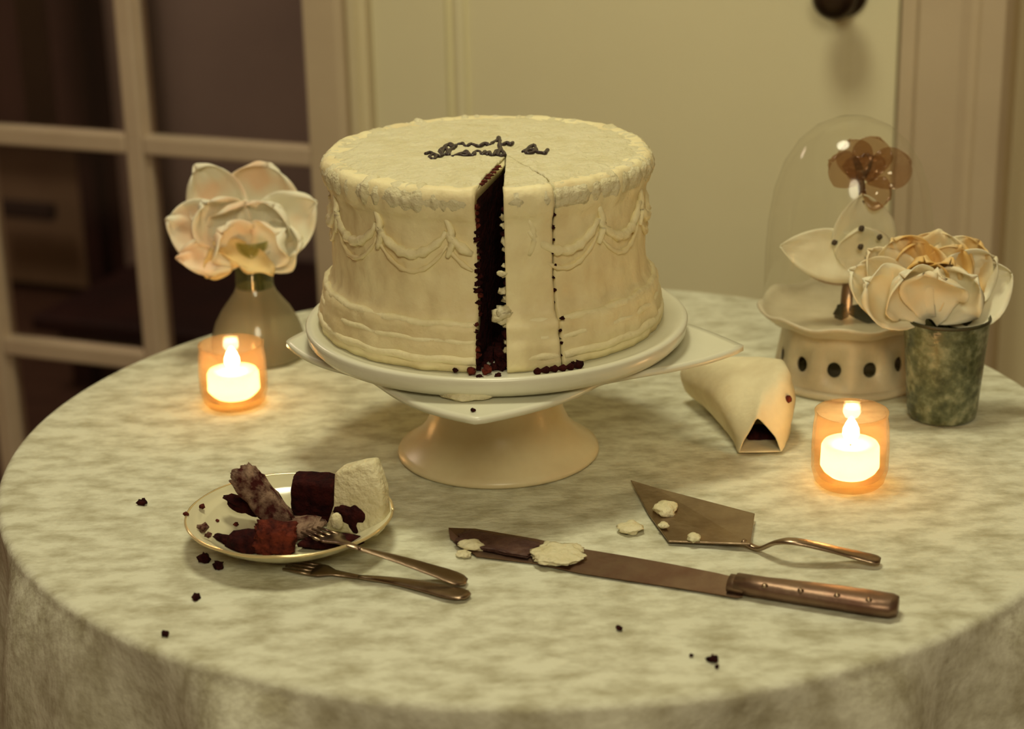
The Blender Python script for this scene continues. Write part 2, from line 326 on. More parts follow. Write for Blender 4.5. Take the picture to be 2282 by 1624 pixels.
# ------------------------------------------------------------ table and cloth
tb = thing('round_table', 'round table hidden under the pale damask cloth', 'table')
link('tabletop', *lathe([(0, .722), (.385, .722), (.392, .726), (.392, .741), (.386, .744), (0, .744)], 72), TABLEM, tb)
link('column', *lathe([(0, .04), (.045, .04), (.05, .08), (.028, .14), (.024, .4), (.035, .62), (.06, .7), (.12, .722), (0, .722)], 32), TABLEM, tb)
for k in range(4):
    a = k * PI / 2 + .5; c_, s_ = math.cos(a), math.sin(a)
    link('foot', *tube([(.03 * c_, .03 * s_, .14), (.14 * c_, .14 * s_, .10), (.26 * c_, .26 * s_, .025)], [.028, .024, .02]), TABLEM, tb)
def cloth():
    v = []; f = []; N = 288
    rings = [(i / 30 * .394, 0) for i in range(1, 31)]
    folds = [(math.radians(a), wd, am) for a, wd, am in [(-117, 5, 1.5), (-128, 6, -.8), (-103, 8, -.7), (-84, 4, .5), (-76, 7, -.9), (-62, 5, .8), (-54, 4, -.6), (-43, 5, 1.2), (-28, 5, .9), (-36, 4, -.8), (-148, 6, .9), (-160, 6, -.8), (-138, 4, .5), (-172, 5, .7)]] + \
            [(math.radians(a), 6, (-1) ** i * .9) for i, a in enumerate(range(-15, 180, 13))]
    def fold(a):
        s = 0
        for fa, wd, am in folds:
            d = (a - fa + PI) % (2 * PI) - PI; s += am * math.exp(-(d / math.radians(wd)) ** 2)
        return s
    v.append((0, 0, .7502)); drop = [0, .004, .012, .025, .04, .06, .085, .12, .17, .24, .34, .46, .60, .70]
    rows = []
    for r, _ in rings: rows.append(('t', r))
    for a in (20, 45, 70, 90): rows.append(('e', math.radians(a)))
    for d in drop[1:]: rows.append(('d', d))
    for kind, q in rows:
        for i in range(N):
            a = 2 * PI * i / N - PI; ca, sa = math.cos(a), math.sin(a)
            if kind == 't':
                nz = noise.noise(Vector((q * ca * 14, q * sa * 22, 0))); e = min(1, max(0, (.38 - q) / .02))
                v.append((q * ca, q * sa, .7502 + .0006 * nz * e))
            elif kind == 'e':
                r = .394 + .006 * math.sin(q); v.append((r * ca, r * sa, .7502 - .006 * (1 - math.cos(q))))
            else:
                g = 1 - math.exp(-q / .035); F = fold(a)
                r = .4 + .006 * g + .03 * q + F * (.015 * g + .07 * q)
                v.append((r * ca, r * sa, .7442 - q))
    f += [(0, 1 + i, 1 + (i + 1) % N) for i in range(N)]
    for k in range(len(rows) - 1):
        for i in range(N): f.append((1 + k * N + i, 1 + (k + 1) * N + i, 1 + (k + 1) * N + (i + 1) % N, 1 + k * N + (i + 1) % N))
    return v, f
tc_ = link('tablecloth', *cloth(), CLOTH); tag(tc_, 'pale greenish damask cloth covering the round table and hanging in folds', 'tablecloth')
Z = .7508

# ------------------------------------------------------------ cake stand
CX, CY = -.0335, -.019
st = thing('cake_stand', 'cream pedestal cake stand with broad white plate under the big cake', 'cake stand', (CX, CY, Z))
link('pedestal', *lathe([(0, .0), (.0725, .0), (.0745, .002), (.0740, .0045), (.070, .007), (.062, .0125), (.054, .0215), (.0485, .033), (.046, .050), (.048, .064), (.055, .076), (.066, .0840), (0, .0840)], 72), CERAMIC2, st)
# square plate with curved-in sides and drooping corners
def square_plate():
    v = []; f = []; N = 160; prof = [0, .25, .5, .7, .82, .9, .96, 1.0]
    corners = [math.radians(a) for a in (-94, -11.5, 86, 179.5)]
    dist = [.172, .180, .16, .153]
    def rad(a):
        d = [abs((a - c + PI) % (2 * PI) - PI) for c in corners]; i = d.index(min(d)); x = d[i] / (PI / 4)
        return .118 + (dist[i] - .118) * max(0, 1 - x) ** 1.6
    for side, th in ((1, 0), (-1, -.004)):
        for s in prof:
            for i in range(N):
                a = 2 * PI * i / N; R = rad(a) * s; ov = max(0, R - .118)
                z = .0890 + ov * ov * 1.0 - ov * .02 + .0008 * math.sin(7 * a) * s + th
                v.append((R * math.cos(a), R * math.sin(a), z))
    m = len(prof)
    for s in range(2):
        o_ = s * m * N
        for k in range(m - 1):
            for i in range(N): f.append((o_ + k * N + i, o_ + k * N + (i + 1) % N, o_ + (k + 1) * N + (i + 1) % N, o_ + (k + 1) * N + i))
    for i in range(N): f.append(((m - 1) * N + i, (m - 1) * N + (i + 1) % N, (2 * m - 1) * N + (i + 1) % N, (2 * m - 1) * N + i))
    return v, f
q_ = link('pointed_plate', *square_plate(), CERAMIC, st); q_['label'] = 'white square plate with pointed drooping corners'
q_ = link('round_plate', *lathe([(0, .0905), (.126, .0905), (.132, .092), (.1368, .097), (.1380, .1045), (.1368, .1062), (.133, .1062), (.129, .1040), (.124, .1032), (0, .1032)], 96, 0.001, 0), CERAMIC, st)
q_['label'] = 'round white plate with thick rim'
PT = Z + .1032   # top of the round plate

# ------------------------------------------------------------ cake
cake = thing('layer_cake', 'tall round cream frosted chocolate cake with a slice missing', 'cake', (-.0365, -.012, PT))
HC = .977 - PT
A0 = Vector((.0135, -.0245))          # apex of the cut, relative to the cake centre
outer = [(0, HC), (.35, HC + .0005), (.6, HC), (.8, HC + .0002), (.90, HC + .0005), (.955, HC + .0012), (.985, HC - .0005), (1.0, HC - .005), (1.003, HC - .010), (.997, HC - .015), (.985, HC - .019), (.968, HC - .0215),
         (.958, HC - .026), (.958, HC - .036), (.958, HC - .05), (.958, HC - .062), (.962, HC - .074), (.970, HC - .084), (1.0, .034), (1.03, .032), (1.04, .027), (1.035, .0235), (1.05, .019), (1.06, .013), (1.055, .009), (1.068, .005), (1.06, .0005)]
inner = [(max(0, s - .065) if s > .1 else 0, min(z - .008, HC - .008) if z > .02 else z) for s, z in outer]
RT = .1165
def edge_dist(a, R):
    d = Vector((math.cos(a), math.sin(a))); b = A0.dot(d); return -b + math.sqrt(max(0, b * b - A0.length_squared + R * R))
def sector(a0, a1, push=0):
    n = max(8, int(math.degrees(a1 - a0) / 1.2)); v = []; f = []; v2 = []; f2 = []; mid = (a0 + a1) / 2
    px, py = push * math.cos(mid), push * math.sin(mid)
    def pt(s, z, a, nz):
        # interpolate so that s=0 is the apex and s=1 is the circle about the cake centre
        R = RT * max(s, .7) if s > .7 else RT * .7
        r = edge_dist(a, R) * (1 if s > .7 else s / .7)
        x = A0.x + r * math.cos(a); y = A0.y + r * math.sin(a)
        if nz:
            p = Vector((x, y, z)); d = noise.noise(p * 70) * .0013 + noise.noise(p * 190) * .0008
            lump = .0016 * noise.noise(Vector((math.atan2(y, x) * 9, z * 30, 3))) if s > .9 else 0
            k = min(1, r / .02)
            if s > .94: x += (d + lump) * math.cos(a); y += (d + lump) * math.sin(a); z += d * .7 if z > HC - .01 else 0
            else: z += d * .8 * k
        return (x + px, y + py, z)
    m = len(outer)
    for i in range(n + 1):
        a = a0 + (a1 - a0) * i / n
        for s, z in outer: v.append(pt(s, z, a, True))
        for s, z in reversed(inner): v.append(pt(s, z, a, False))
        for s, z in inner: v2.append(pt(s, z, a, False))
        v2.append(pt(0, .0006, a, False))
    L = 2 * m
    for i in range(n):
        for k in range(L): f.append((i * L + k, i * L + (k + 1) % L, (i + 1) * L + (k + 1) % L, (i + 1) * L + k))
    for i in (0, n):
        for k in range(m - 1): f.append((i * L + k, i * L + k + 1, i * L + L - 2 - k, i * L + L - 1 - k))
    L2 = m + 1
    for i in range(n):
        for k in range(L2 - 1): f2.append((i * L2 + k, i * L2 + k + 1, (i + 1) * L2 + k + 1, (i + 1) * L2 + k))
    for i in (0, n): f2.append(tuple(i * L2 + k for k in range(L2)))
    return v, f, v2, f2
a_l, a_r, a_s = math.radians(-103.6), math.radians(-91.6), math.radians(-69.0)
v, f, v2, f2 = sector(a_s + math.radians(.7), a_l + 2 * PI)
link('frosting', v, f, FROST2, cake); link('sponge', v2, f2, SPONGE, cake, smooth=False)
v, f, v2, f2 = sector(a_r, a_s - math.radians(.7), .002)
sl = link('cut_slice', v, f, FROST2, cake); sl['label'] = 'cut slice still standing beside the gap'
link('slice_sponge', v2, f2, SPONGE, sl, smooth=False)
# frosted top surface is fluffier, in the duller copy of the buttercream
def on_side(a, z, r=.1125): return Vector((r * math.cos(a), r * math.sin(a), z))
def ca(a, R=.112):
    r = edge_dist(a, R); p = A0 + Vector((math.cos(a), math.sin(a))) * r; return math.atan2(p.y, p.x)
c_l, c_r, c_s = ca(a_l), ca(a_r), ca(a_s)
def skip(a):
    x = (a - c_l + .02) % (2 * PI); return x < (c_r - c_l) + .045
def ropes(name, za, zb, rad, sag_n, ph, m, r0=.1122):
    for k in range(sag_n):
        c0 = ph + 2 * PI * k / sag_n; c1 = c0 + 2 * PI / sag_n; pts = []; n = 16
        for i in range(n + 1):
            t = i / n; a = c0 + (c1 - c0) * t
            if skip(a): 
                if len(pts) > 3: break
                pts = []; continue
            pts.append(on_side(a, za - (za - zb) * math.sin(PI * t) ** .8, r0))
        if len(pts) > 3:
            rr = [rad * (.55 + .45 * math.sin(PI * min(1, max(0, i / (len(pts) - 1))))) * (1 + .25 * math.sin(i * 2.4)) for i in range(len(pts))]
            link(name, *tube(pts, rr, 8, 1.0, Vector((0, 0, 1))), m, cake)
ropes('piped_swag', HC - .029, HC - .046, .0036, 13, math.radians(-131.5), SWAG)
ropes('piped_swag', HC - .038, HC - .058, .0018, 13, math.radians(-131.5), FROST2)
for k in range(13):
    a = math.radians(-131.5) + 2 * PI * k / 13
    if skip(a) or skip(a + .05) or skip(a - .05): continue
    pts = [on_side(a + .035 * math.sin(PI * t), HC - .020 - .026 * t, .1125) for t in [i / 8 for i in range(9)]]
    link('piped_loop', *tube(pts, [.0028 * (.6 + .4 * math.sin(PI * i / 8)) for i in range(9)], 8), SWAG, cake)
for zq, rq, rd in [(.0315, .1172, .0030), (.0205, .1198, .0024), (.0085, .1222, .0032)]:
    for (b0, b1) in ((c_s + .014, c_l + 2 * PI - .012), (c_r + .012, c_s - .014)):
        n = int((b1 - b0) / .03) + 4; pts = []; rr = []
        for i in range(n + 1):
            a = b0 + (b1 - b0) * i / n; pts.append(on_side(a, zq + .0006 * math.sin(a * 23), rq)); rr.append(rd * (1 + .18 * noise.noise(Vector((a * 14, zq * 99, 0)))))
        link('piped_border', *tube(pts, rr, 8), SWAG, cake)
# lumpy piped rim around the top edge
for (b0, b1) in ((c_s + .003, c_l + 2 * PI - .015), (c_r + .012, c_s - .003)):
    n = int((b1 - b0) / .012) + 4; pts = []; rr = []
    for i in range(n + 1):
        a = b0 + (b1 - b0) * i / n; q = noise.noise(Vector((a * 9, 4, 0))); q2 = noise.noise(Vector((a * 24, 7, 0)))
        pts.append(on_side(a, HC - .0085 + .0012 * q, .1085 + .001 * q)); rr.append(.0095 * (1 + .22 * q + .22 * q2))
    link('piped_rim', *tube(pts, rr, 10), FROST, cake)
# fluffy top disc
def top_disc(b0, b1, push=0):
    n = max(6, int((b1 - b0) / .02)); rs = [0] + [(i / 36) for i in range(2, 36)]; v = []; f = []
    mid = (b0 + b1) / 2
    for i in range(n + 1):
        a = b0 + (b1 - b0) * i / n
        for s in rs:
            r = edge_dist(a, .1115) * s; x, y = A0.x + r * math.cos(a), A0.y + r * math.sin(a); p = Vector((x, y, 0))
            v.append((x + push * math.cos(mid), y + push * math.sin(mid), HC + .0014 - .0035 * max(0, s - .75) / .25 * max(0, s - .75) / .25 + min(1, s * 6) * (.0013 * noise.noise(p * 90) + .0010 * noise.noise(p * 230))))
    m = len(rs)
    for i in range(n):
        for k in range(m - 1): f.append((i * m + k, i * m + k + 1, (i + 1) * m + k + 1, (i + 1) * m + k))
    return v, f
link('top_frosting', *top_disc(a_s + .012, a_l + 2 * PI), FROST, cake, solid=.002)
link('top_frosting', *top_disc(a_r, a_s - .004, .002), FROST, cake, solid=.002)
# dark handwriting piped on the top
strokes = [[(-0.0628, -0.0061), (-0.0599, -0.0134), (-0.0582, -0.0065), (-0.0559, -0.0047), (-0.0537, -0.0019), (-0.0512, -0.0112), (-0.0476, -0.0045), (-0.0453, -0.0078), (-0.0416, -0.0112), (-0.0375, -0.0025), (-0.0352, -0.0098), (-0.0329, -0.0039), (-0.0297, 0.0039), (-0.0283, 0.0152), (-0.0276, 0.0007), (-0.0260, -0.0087), (-0.0223, -0.0019), (-0.0200, -0.0082), (-0.0179, -0.0013)],
 [(-0.0790, -0.0314), (-0.0759, -0.0277), (-0.0716, -0.0369), (-0.0730, -0.0483), (-0.0760, -0.0404), (-0.0730, -0.0339), (-0.0693, -0.0391), (-0.0671, -0.0354), (-0.0693, -0.0215), (-0.0658, -0.0138), (-0.0637, -0.0260), (-0.0657, -0.0355), (-0.0677, -0.0295), (-0.0655, -0.0078), (-0.0620, -0.0021), (-0.0599, -0.0144), (-0.0624, -0.0221), (-0.0630, -0.0377)],
 [(-0.0606, -0.0418), (-0.0576, -0.0383), (-0.0536, -0.0318), (-0.0505, -0.0272), (-0.0490, -0.0371), (-0.0531, -0.0387), (-0.0558, -0.0345), (-0.0514, -0.0320), (-0.0463, -0.0403), (-0.0446, -0.0298), (-0.0414, -0.0281), (-0.0396, -0.0380), (-0.0374, -0.0285), (-0.0364, -0.0383), (-0.0346, -0.0287), (-0.0337, -0.0386), (-0.0315, -0.0388), (-0.0301, -0.0292), (-0.0278, -0.0255)],
 [(-0.0273, 0.0047), (-0.0276, -0.0115), (-0.0260, -0.0256), (-0.0238, -0.0386), (-0.0265, -0.0412), (-0.0288, -0.0371), (-0.0265, -0.0196)],
 [(-0.0111, -0.0320), (-0.0078, -0.0234), (-0.0035, -0.0118), (-0.0020, -0.0260), (-0.0053, -0.0355), (-0.0085, -0.0361), (-0.0088, -0.0292), (-0.0042, -0.0257), (-0.0016, -0.0329), (0.0010, -0.0351), (0.0037, -0.0373), (0.0062, -0.0267)]]
for s_ in strokes:
    pts = smoothpath([(x - cake.location.x, y - cake.location.y, HC + .0030) for x, y in s_], 5)
    rr = [.00145 * (1 + .45 * noise.noise(Vector((i * .35, s_[0][0] * 90, 0)))) for i in range(len(pts))]
    link('piped_writing', *tube(pts, rr, 8, .8), ICING, cake)
# raw crumb edge where the slice came out
random.seed(3)
def crumb_obj(name, loc, r, m, parent=None, seed=None, flat=.7):
    sd = seed if seed is not None else random.random() * 50
    o = link(name, *blob((r, r * .85, r * flat), sd, 2, .8, 1.8), m, parent); o.location = loc; o.rotation_euler = (0, 0, random.random() * 6); return o
for i in range(26):
    t = i / 25; z = HC - .012 - t * (HC - .014); a = a_l + .004; r = edge_dist(a, .1125 if z > .035 else .121) - .001 - random.random() * .003
    crumb_obj('crumb', (A0.x + r * math.cos(a), A0.y + r * math.sin(a), z), .0018 + random.random() * .0014, SPONGE_RED if i < 4 or random.random() < .25 else SPONGE, cake)
for i in range(20):
    t = i / 19; z = HC - .014 - t * (HC - .016); a = a_r - .006; r = edge_dist(a, .1125 if z > .035 else .121) - .0015 - random.random() * .004
    crumb_obj('frosting_fleck' if i % 3 else 'crumb', (A0.x + r * math.cos(a) + .001, A0.y + r * math.sin(a), z), .0020 + random.random() * .0022, FROST if i % 3 else SPONGE, cake)
for zq, sz_ in ((.040, .0055), (.037, .0065), (.034, .005), (.054, .003), (.066, .003)):
    a = a_r - .02; r = edge_dist(a, .115) - .001
    crumb_obj('frosting_fleck', (A0.x + r * math.cos(a) - .0005, A0.y + r * math.sin(a), zq), sz_, FROST, cake)
for i in range(12):
    t = i / 11; z = HC - .020 - t * (HC - .028); a = a_s; r = edge_dist(a, .1125 if z > .035 else .122) + .0005
    crumb_obj('crumb', (A0.x + r * math.cos(a) + random.uniform(-.001, .001), A0.y + r * math.sin(a), z), .0011 + random.random() * .0008, SPONGE, cake)
for i in range(7):
    s = .35 + .09 * i; a = a_l + .01; r = edge_dist(a, .113) * s
    crumb_obj('crumb', (A0.x + r * math.cos(a) + .002, A0.y + r * math.sin(a), HC + .0015), .0024, SPONGE_RED, cake, flat=.35)

random.seed(5)
for i in range(14):
    t = .45 + .5 * random.random(); a = a_l + (a_r - a_l) * random.random(); r = edge_dist(a, .122) * t
    crumb_obj('crumb', (A0.x + r * math.cos(a), A0.y + r * math.sin(a), .002 + random.random() * .003), .004 + random.random() * .002, SPONGE, cake)
# crumbs lying on the stand
G_ST = 'chocolate crumbs fallen on the cake plate'
for i, (p, r) in enumerate([((-0.0600, -0.1341, 0.8550), 0.0022), ((-0.0557, -0.1227, 0.8550), 0.0015), ((-0.0488, -0.1384, 0.8550), 0.0033), ((-0.0439, -0.1501, 0.8550), 0.0030), ((-0.0390, -0.1372, 0.8550), 0.0036), ((-0.0345, -0.1304, 0.8550), 0.0032), ((-0.0465, -0.1296, 0.8550), 0.0026), ((-0.0315, -0.1448, 0.8550), 0.0022), ((-0.0411, -0.1263, 0.8550), 0.0030), ((-0.0360, -0.1176, 0.8550), 0.0020), ((0.0227, -0.1305, 0.8550), 0.0034), ((0.0193, -0.1249, 0.8550), 0.0020), ((0.0051, -0.1357, 0.8550), 0.0022), ((-0.0461, -0.1486, 0.8415), 0.0034), ((-0.0482, -0.1736, 0.8415), 0.0018)]):
    c_ = crumb_obj('cake_crumb', (p[0], p[1], p[2] + r * .5), r, SPONGE_RED if i in (2, 4) else SPONGE)
    tag(c_, ('dark chocolate crumb on the plate rim, alone left of the crumb pile' if i == 0 else 'tiny crumb on the plate rim just left of the crumb pile' if i == 1 else 'maroon crumb on the plate rim at the foot of the right cut line, the larger' if i == 10 else 'small crumb above the maroon crumb at the foot of the right cut line' if i == 11 else 'crumb in the thin smear between the gap and the right cut line' if i == 12 else 'lone larger crumb on the front point of the square plate' if i == 13 else 'tiny speck nearest the tip of the square plate' if i == 14 else 'dark crumb in the pile at the foot of the open cake gap'), 'crumb', G_ST)
cs = [(-0.0076, -0.1424, 0.8555), (0.0030, -0.1378, 0.8555), (0.0141, -0.1350, 0.8555), (0.0227, -0.1302, 0.8555)]
o = link('crumb_trail', *tube(smoothpath([(x, y, z + .001) for x, y, z in cs]), [.0012 + .0008 * (i % 3) for i in range(19)], 8), SPONGE)
tag(o, 'thin dark chocolate smear along the plate at the foot of the cake', 'crumbs')
o = link('frosting_smear', *blob((.017, .010, .0035), 5, 3, .35), FROST); o.location = (-0.0503, -0.1445, 0.8420); o.location.z += .001
tag(o, 'pale buttercream smear on the front point of the square plate', 'frosting')

# ------------------------------------------------------------ table crumbs
G_T = 'chocolate crumbs scattered on the cloth'
for (x, y), r, lb in [((-.2832, -.1034), .0034, 'largest dark crumb on the cloth, left of the saucer'), ((-.2236, -.2557), .0029, 'dark crumb on the cloth just below the saucer'), ((-.2350, -.3043), .0026, 'dark crumb on the cloth nearest the lower left table edge'),
                     ((.0389, -.3097), .0023, 'lone dark crumb on the cloth below the knife blade'), ((.0907, -.3518), .0033, 'larger dark crumb near the front edge below the knife handle'), ((.0787, -.3457), .0014, 'tiny crumb just left of the larger front edge crumb'), ((.0923, -.3600), .0015, 'tiny crumb just in front of the larger front edge crumb'),
                     ((-.2265, -.1996), .0044, 'brown crumb at the lower left rim of the saucer, the left one'), ((-.2155, -.2110), .0040, 'brown crumb at the lower left rim of the saucer, the right one')]:
    o = crumb_obj('cake_crumb', (x, y, Z + r * .45), r, SPONGE); tag(o, lb, 'crumb', G_T)
for p, r, lb in [((0.0549, -0.1667, 0.7508), .0085, 'flat pale frosting smear on the cloth left of the cake server'), ((-0.0559, -0.2005, 0.7508), .005, 'pale frosting blob beside the knife tip')]:
    o = link('frosting_blob', *blob((r, r, r * .35), r * 900, 3, .4), FROST); o.location = (p[0], p[1], Z + r * .25); tag(o, lb, 'frosting')

# ------------------------------------------------------------ candles
def candle(loc, lb, rg, hg, tilt):
    t = thing('votive_candle', lb, 'candle', loc, tilt, 'lit votive candles in glass cups')
    prof = [(0, .0), (rg * .80, .0), (rg * .90, .003), (rg * .99, .012), (rg, hg * .5), (rg * .97, hg * .8), (rg * .93, hg * .95), (rg * .95, hg), (rg * .90, hg), (rg * .88, hg * .94), (rg * .93, hg * .5), (rg * .91, .012), (rg * .8, .006), (0, .006)]
    g = link('glass_cup', *lathe(prof, 56), GLASS_C, t)
    r = rg * .76; h = hg * .56
    wx = link('wax', *lathe([(0, .0065), (r * .70, .0065), (r * .90, .010), (r, h * .45), (r * .98, h * .92), (r * .92, h), (r * .80, h * .985), (r * .5, h * .93), (0, h * .92)], 48), WAX, t)
    link('wick', *tube([(0, 0, h * .93), (.0006, 0, h + .005)], .0006, 6), BLACK, t)
    fh = .017
    link('flame', *lathe([(0, h - .001), (.0040, h + .002), (.0060, h + .0065), (.0058, h + .0105), (.0038, h + fh - .002), (.0012, h + fh + .002), (0, h + fh + .003)], 24), FLAME, t)
    l = bpy.data.lights.new('wax_glow', 'POINT'); l.energy = .20; l.color = (1, .84, .62); l.shadow_soft_size = .004
    lo = bpy.data.objects.new('wax_glow', l); C.objects.link(lo); lo.parent = t; lo.location = (0, 0, h * .62)
    return t
candle((-.2435, .0950, Z), 'lit votive candle in a glass cup at the left, before the rose vase', .0272, .050, .3)
candle((.2140, -.0930, Z), 'lit votive candle in a glass cup at the right, before the green tumbler', .0272, .054, 1.3)

# ------------------------------------------------------------ left vase and rose
vs = thing('bud_vase', 'glass bud vase with a bell shaped body, left of the cake', 'vase', (-0.2373, 0.2102, 0.7508))
vs.location.z = Z
o_ = link('body', *lathe([(0, .0), (.036, .0), (.0395, .003), (.0405, .010), (.0388, .020), (.0350, .031), (.0290, .042), (.0222, .051), (.0180, .057), (.0160, .062)], 56), GLASS_V, vs)
link('neck', *lathe([(.0160, .062), (.0156, .074), (.0158, .092), (.0172, .102), (.0180, .103), (.0165, .1035), (.0150, .100), (.0146, .085), (.0150, .063)], 48), GLASS_N, vs)
rose = thing('open_rose', 'pale peach white open rose standing in the left glass vase', 'flower', (vs.location.x, vs.location.y, .83))
RL = rose.location.copy()
def loc_pet(parent_loc, name, base, tip, *a, **k):
    return petal(name, Vector(base) - parent_loc, Vector(tip) - parent_loc, *a, **k)
tp = RL + Vector((.0, -.002, .0))
link('stem', *tube(smoothpath([Vector((-0.2265, 0.2050, 0.7430)) - RL, Vector((-0.2293, 0.2080, 0.7883)) - RL, Vector((-0.2346, 0.2100, 0.8274)) - RL, Vector((-0.2370, 0.2100, 0.8490)) - RL]), .0032, 8), GREEN, rose)
ROSE = [((-0.2407, 0.2150, 0.8418), (-0.2211, 0.2320, 0.9136), 0.068, 0.01, -0.01, 0, 0),
    ((-0.2442, 0.2150, 0.8458), (-0.2830, 0.2240, 0.9138), 0.052, 0.01, -0.008, 0.15, 0),
    ((-0.2382, 0.2120, 0.8465), (-0.1806, 0.2050, 0.8857), 0.056, 0.008, -0.006, 0.75, 0),
    ((-0.2416, 0.2100, 0.8471), (-0.3070, 0.2050, 0.8733), 0.056, 0.01, -0.008, 0.2, 0),
    ((-0.2379, 0.2080, 0.8437), (-0.1937, 0.1920, 0.8550), 0.046, 0.006, -0.006, 0.2, 0),
    ((-0.2374, 0.2050, 0.8446), (-0.2970, 0.1860, 0.8449), 0.034, 0.006, -0.004, 0.3, 0),
    ((-0.2521, 0.2030, 0.8455), (-0.2757, 0.1900, 0.8305), 0.026, 0.004, -0.002, 0.6, 1),
    ((-0.2393, 0.2050, 0.8446), (-0.2390, 0.1960, 0.8887), 0.07, 0.012, -0.014, 0, 0),
    ((-0.2372, 0.2030, 0.8452), (-0.2142, 0.1940, 0.8875), 0.052, 0.012, -0.012, 0.1, 0),
    ((-0.2409, 0.2030, 0.8452), (-0.2734, 0.1920, 0.8905), 0.052, 0.012, -0.012, 0.1, 0),
    ((-0.2371, 0.2000, 0.8402), (-0.2587, 0.1800, 0.8676), 0.046, 0.01, -0.01, 0.1, 0),
    ((-0.2353, 0.2000, 0.8402), (-0.2110, 0.1800, 0.8665), 0.046, 0.01, -0.01, 0.1, 0),
    ((-0.2365, 0.2000, 0.8499), (-0.2462, 0.1820, 0.8391), 0.06, 0.006, -0.004, 0.1, 1)]
for i, (b_, t_, wd, cu, be, po, mm) in enumerate(ROSE):
    loc_pet(RL, 'petal', b_, t_, wd, (0, -1, .45), cu, be, (PETALW, PETALY)[mm], rose, pointed=po, seed=i + 1, ruff=.0055)

# ------------------------------------------------------------ green votive and cream flower
vt = thing('tumbler', 'mottled green mercury glass tumbler at the right holding a cream blossom', 'tumbler', (0.3067, 0.0342, 0.7508)); vt.location.z = Z
link('glass', *lathe([(0, 0), (.024, 0), (.0258, .002), (.0268, .008), (.0292, .04), (.0318, .072), (.0325, .079), (.0318, .080), (.0305, .079), (.028, .045), (.0255, .010), (.02, .006), (0, .006)], 56), MERC, vt)
for a in range(1):
    link('rim', *lathe([(.0312, .0795), (.0322, .0812), (.0330, .0795), (.0322, .078), (.0312, .0795)], 56), LEAFD, vt)
bl = thing('cream_blossom', 'large cream blossom with orange streaks in the green tumbler', 'flower', (vt.location.x, vt.location.y, .84)); BL = bl.location.copy()
link('stem', *tube(smoothpath([Vector((0.3155, 0.0360, 0.7665)) - BL, Vector((0.3082, 0.0340, 0.8109)) - BL, Vector((0.2920, 0.0300, 0.8340)) - BL]), .003, 8), GREEN, bl)
for i, (b_, t_, wd, cu, be, po, mm) in enumerate([((0.2923, 0.0400, 0.8343), (0.3055, 0.0600, 0.8910), 0.06, 0.01, -0.01, 0.1, 1),
    ((0.2906, 0.0400, 0.8343), (0.2668, 0.0520, 0.8878), 0.05, 0.01, -0.008, 0.1, 1),
    ((0.2957, 0.0400, 0.8342), (0.3336, 0.0550, 0.8837), 0.052, 0.01, -0.008, 0.1, 1),
    ((0.2896, 0.0350, 0.8342), (0.2327, 0.0400, 0.8675), 0.048, 0.01, -0.008, 0.2, 0),
    ((0.2964, 0.0350, 0.8340), (0.3554, 0.0400, 0.8619), 0.056, 0.008, -0.008, 0.75, 0),
    ((0.2878, 0.0260, 0.8336), (0.2402, 0.0120, 0.8671), 0.05, 0.01, -0.01, 0.2, 0),
    ((0.2891, 0.0240, 0.8325), (0.2653, 0.0060, 0.8718), 0.05, 0.01, -0.012, 0.1, 0),
    ((0.2908, 0.0240, 0.8324), (0.2912, 0.0040, 0.8718), 0.052, 0.01, -0.012, 0.1, 0),
    ((0.2945, 0.0260, 0.8335), (0.3207, 0.0100, 0.8683), 0.048, 0.01, -0.01, 0.2, 0),
    ((0.2914, 0.0360, 0.8356), (0.2834, 0.0500, 0.8862), 0.044, 0.01, -0.01, 0.1, 1),
    ((0.2948, 0.0360, 0.8355), (0.3169, 0.0480, 0.8825), 0.04, 0.01, -0.01, 0.1, 1),
    ((0.2927, 0.0340, 0.8362), (0.3437, 0.0450, 0.8740), 0.044, 0.01, -0.01, 0.3, 0),
    ((0.2910, 0.0340, 0.8363), (0.2470, 0.0440, 0.8818), 0.04, 0.01, -0.01, 0.3, 0),
    ((0.2913, 0.0300, 0.8340), (0.2851, 0.0240, 0.8798), 0.036, 0.012, -0.012, 0.0, 1),
    ((0.2926, 0.0300, 0.8340), (0.3051, 0.0240, 0.8776), 0.034, 0.012, -0.012, 0.0, 1)]):
    loc_pet(BL, 'petal', b_, t_, wd, (-.1, -1, .55), cu, be, (PETALC, PETALO)[mm], bl, pointed=po, seed=i + 31, ruff=.005)
lf = loc_pet(BL, 'leaf', (0.3095, 0.0300, 0.8211), (0.3238, 0.0260, 0.8388), .012, (0, -1, .3), .001, -.002, LEAFD, bl, pointed=.8, seed=77)
link('leaf_stalk', *tube([Vector((0.3162, 0.0300, 0.8228)) - BL, Vector((0.3117, 0.0320, 0.8007)) - BL], .002, 8), LEAFD, bl)

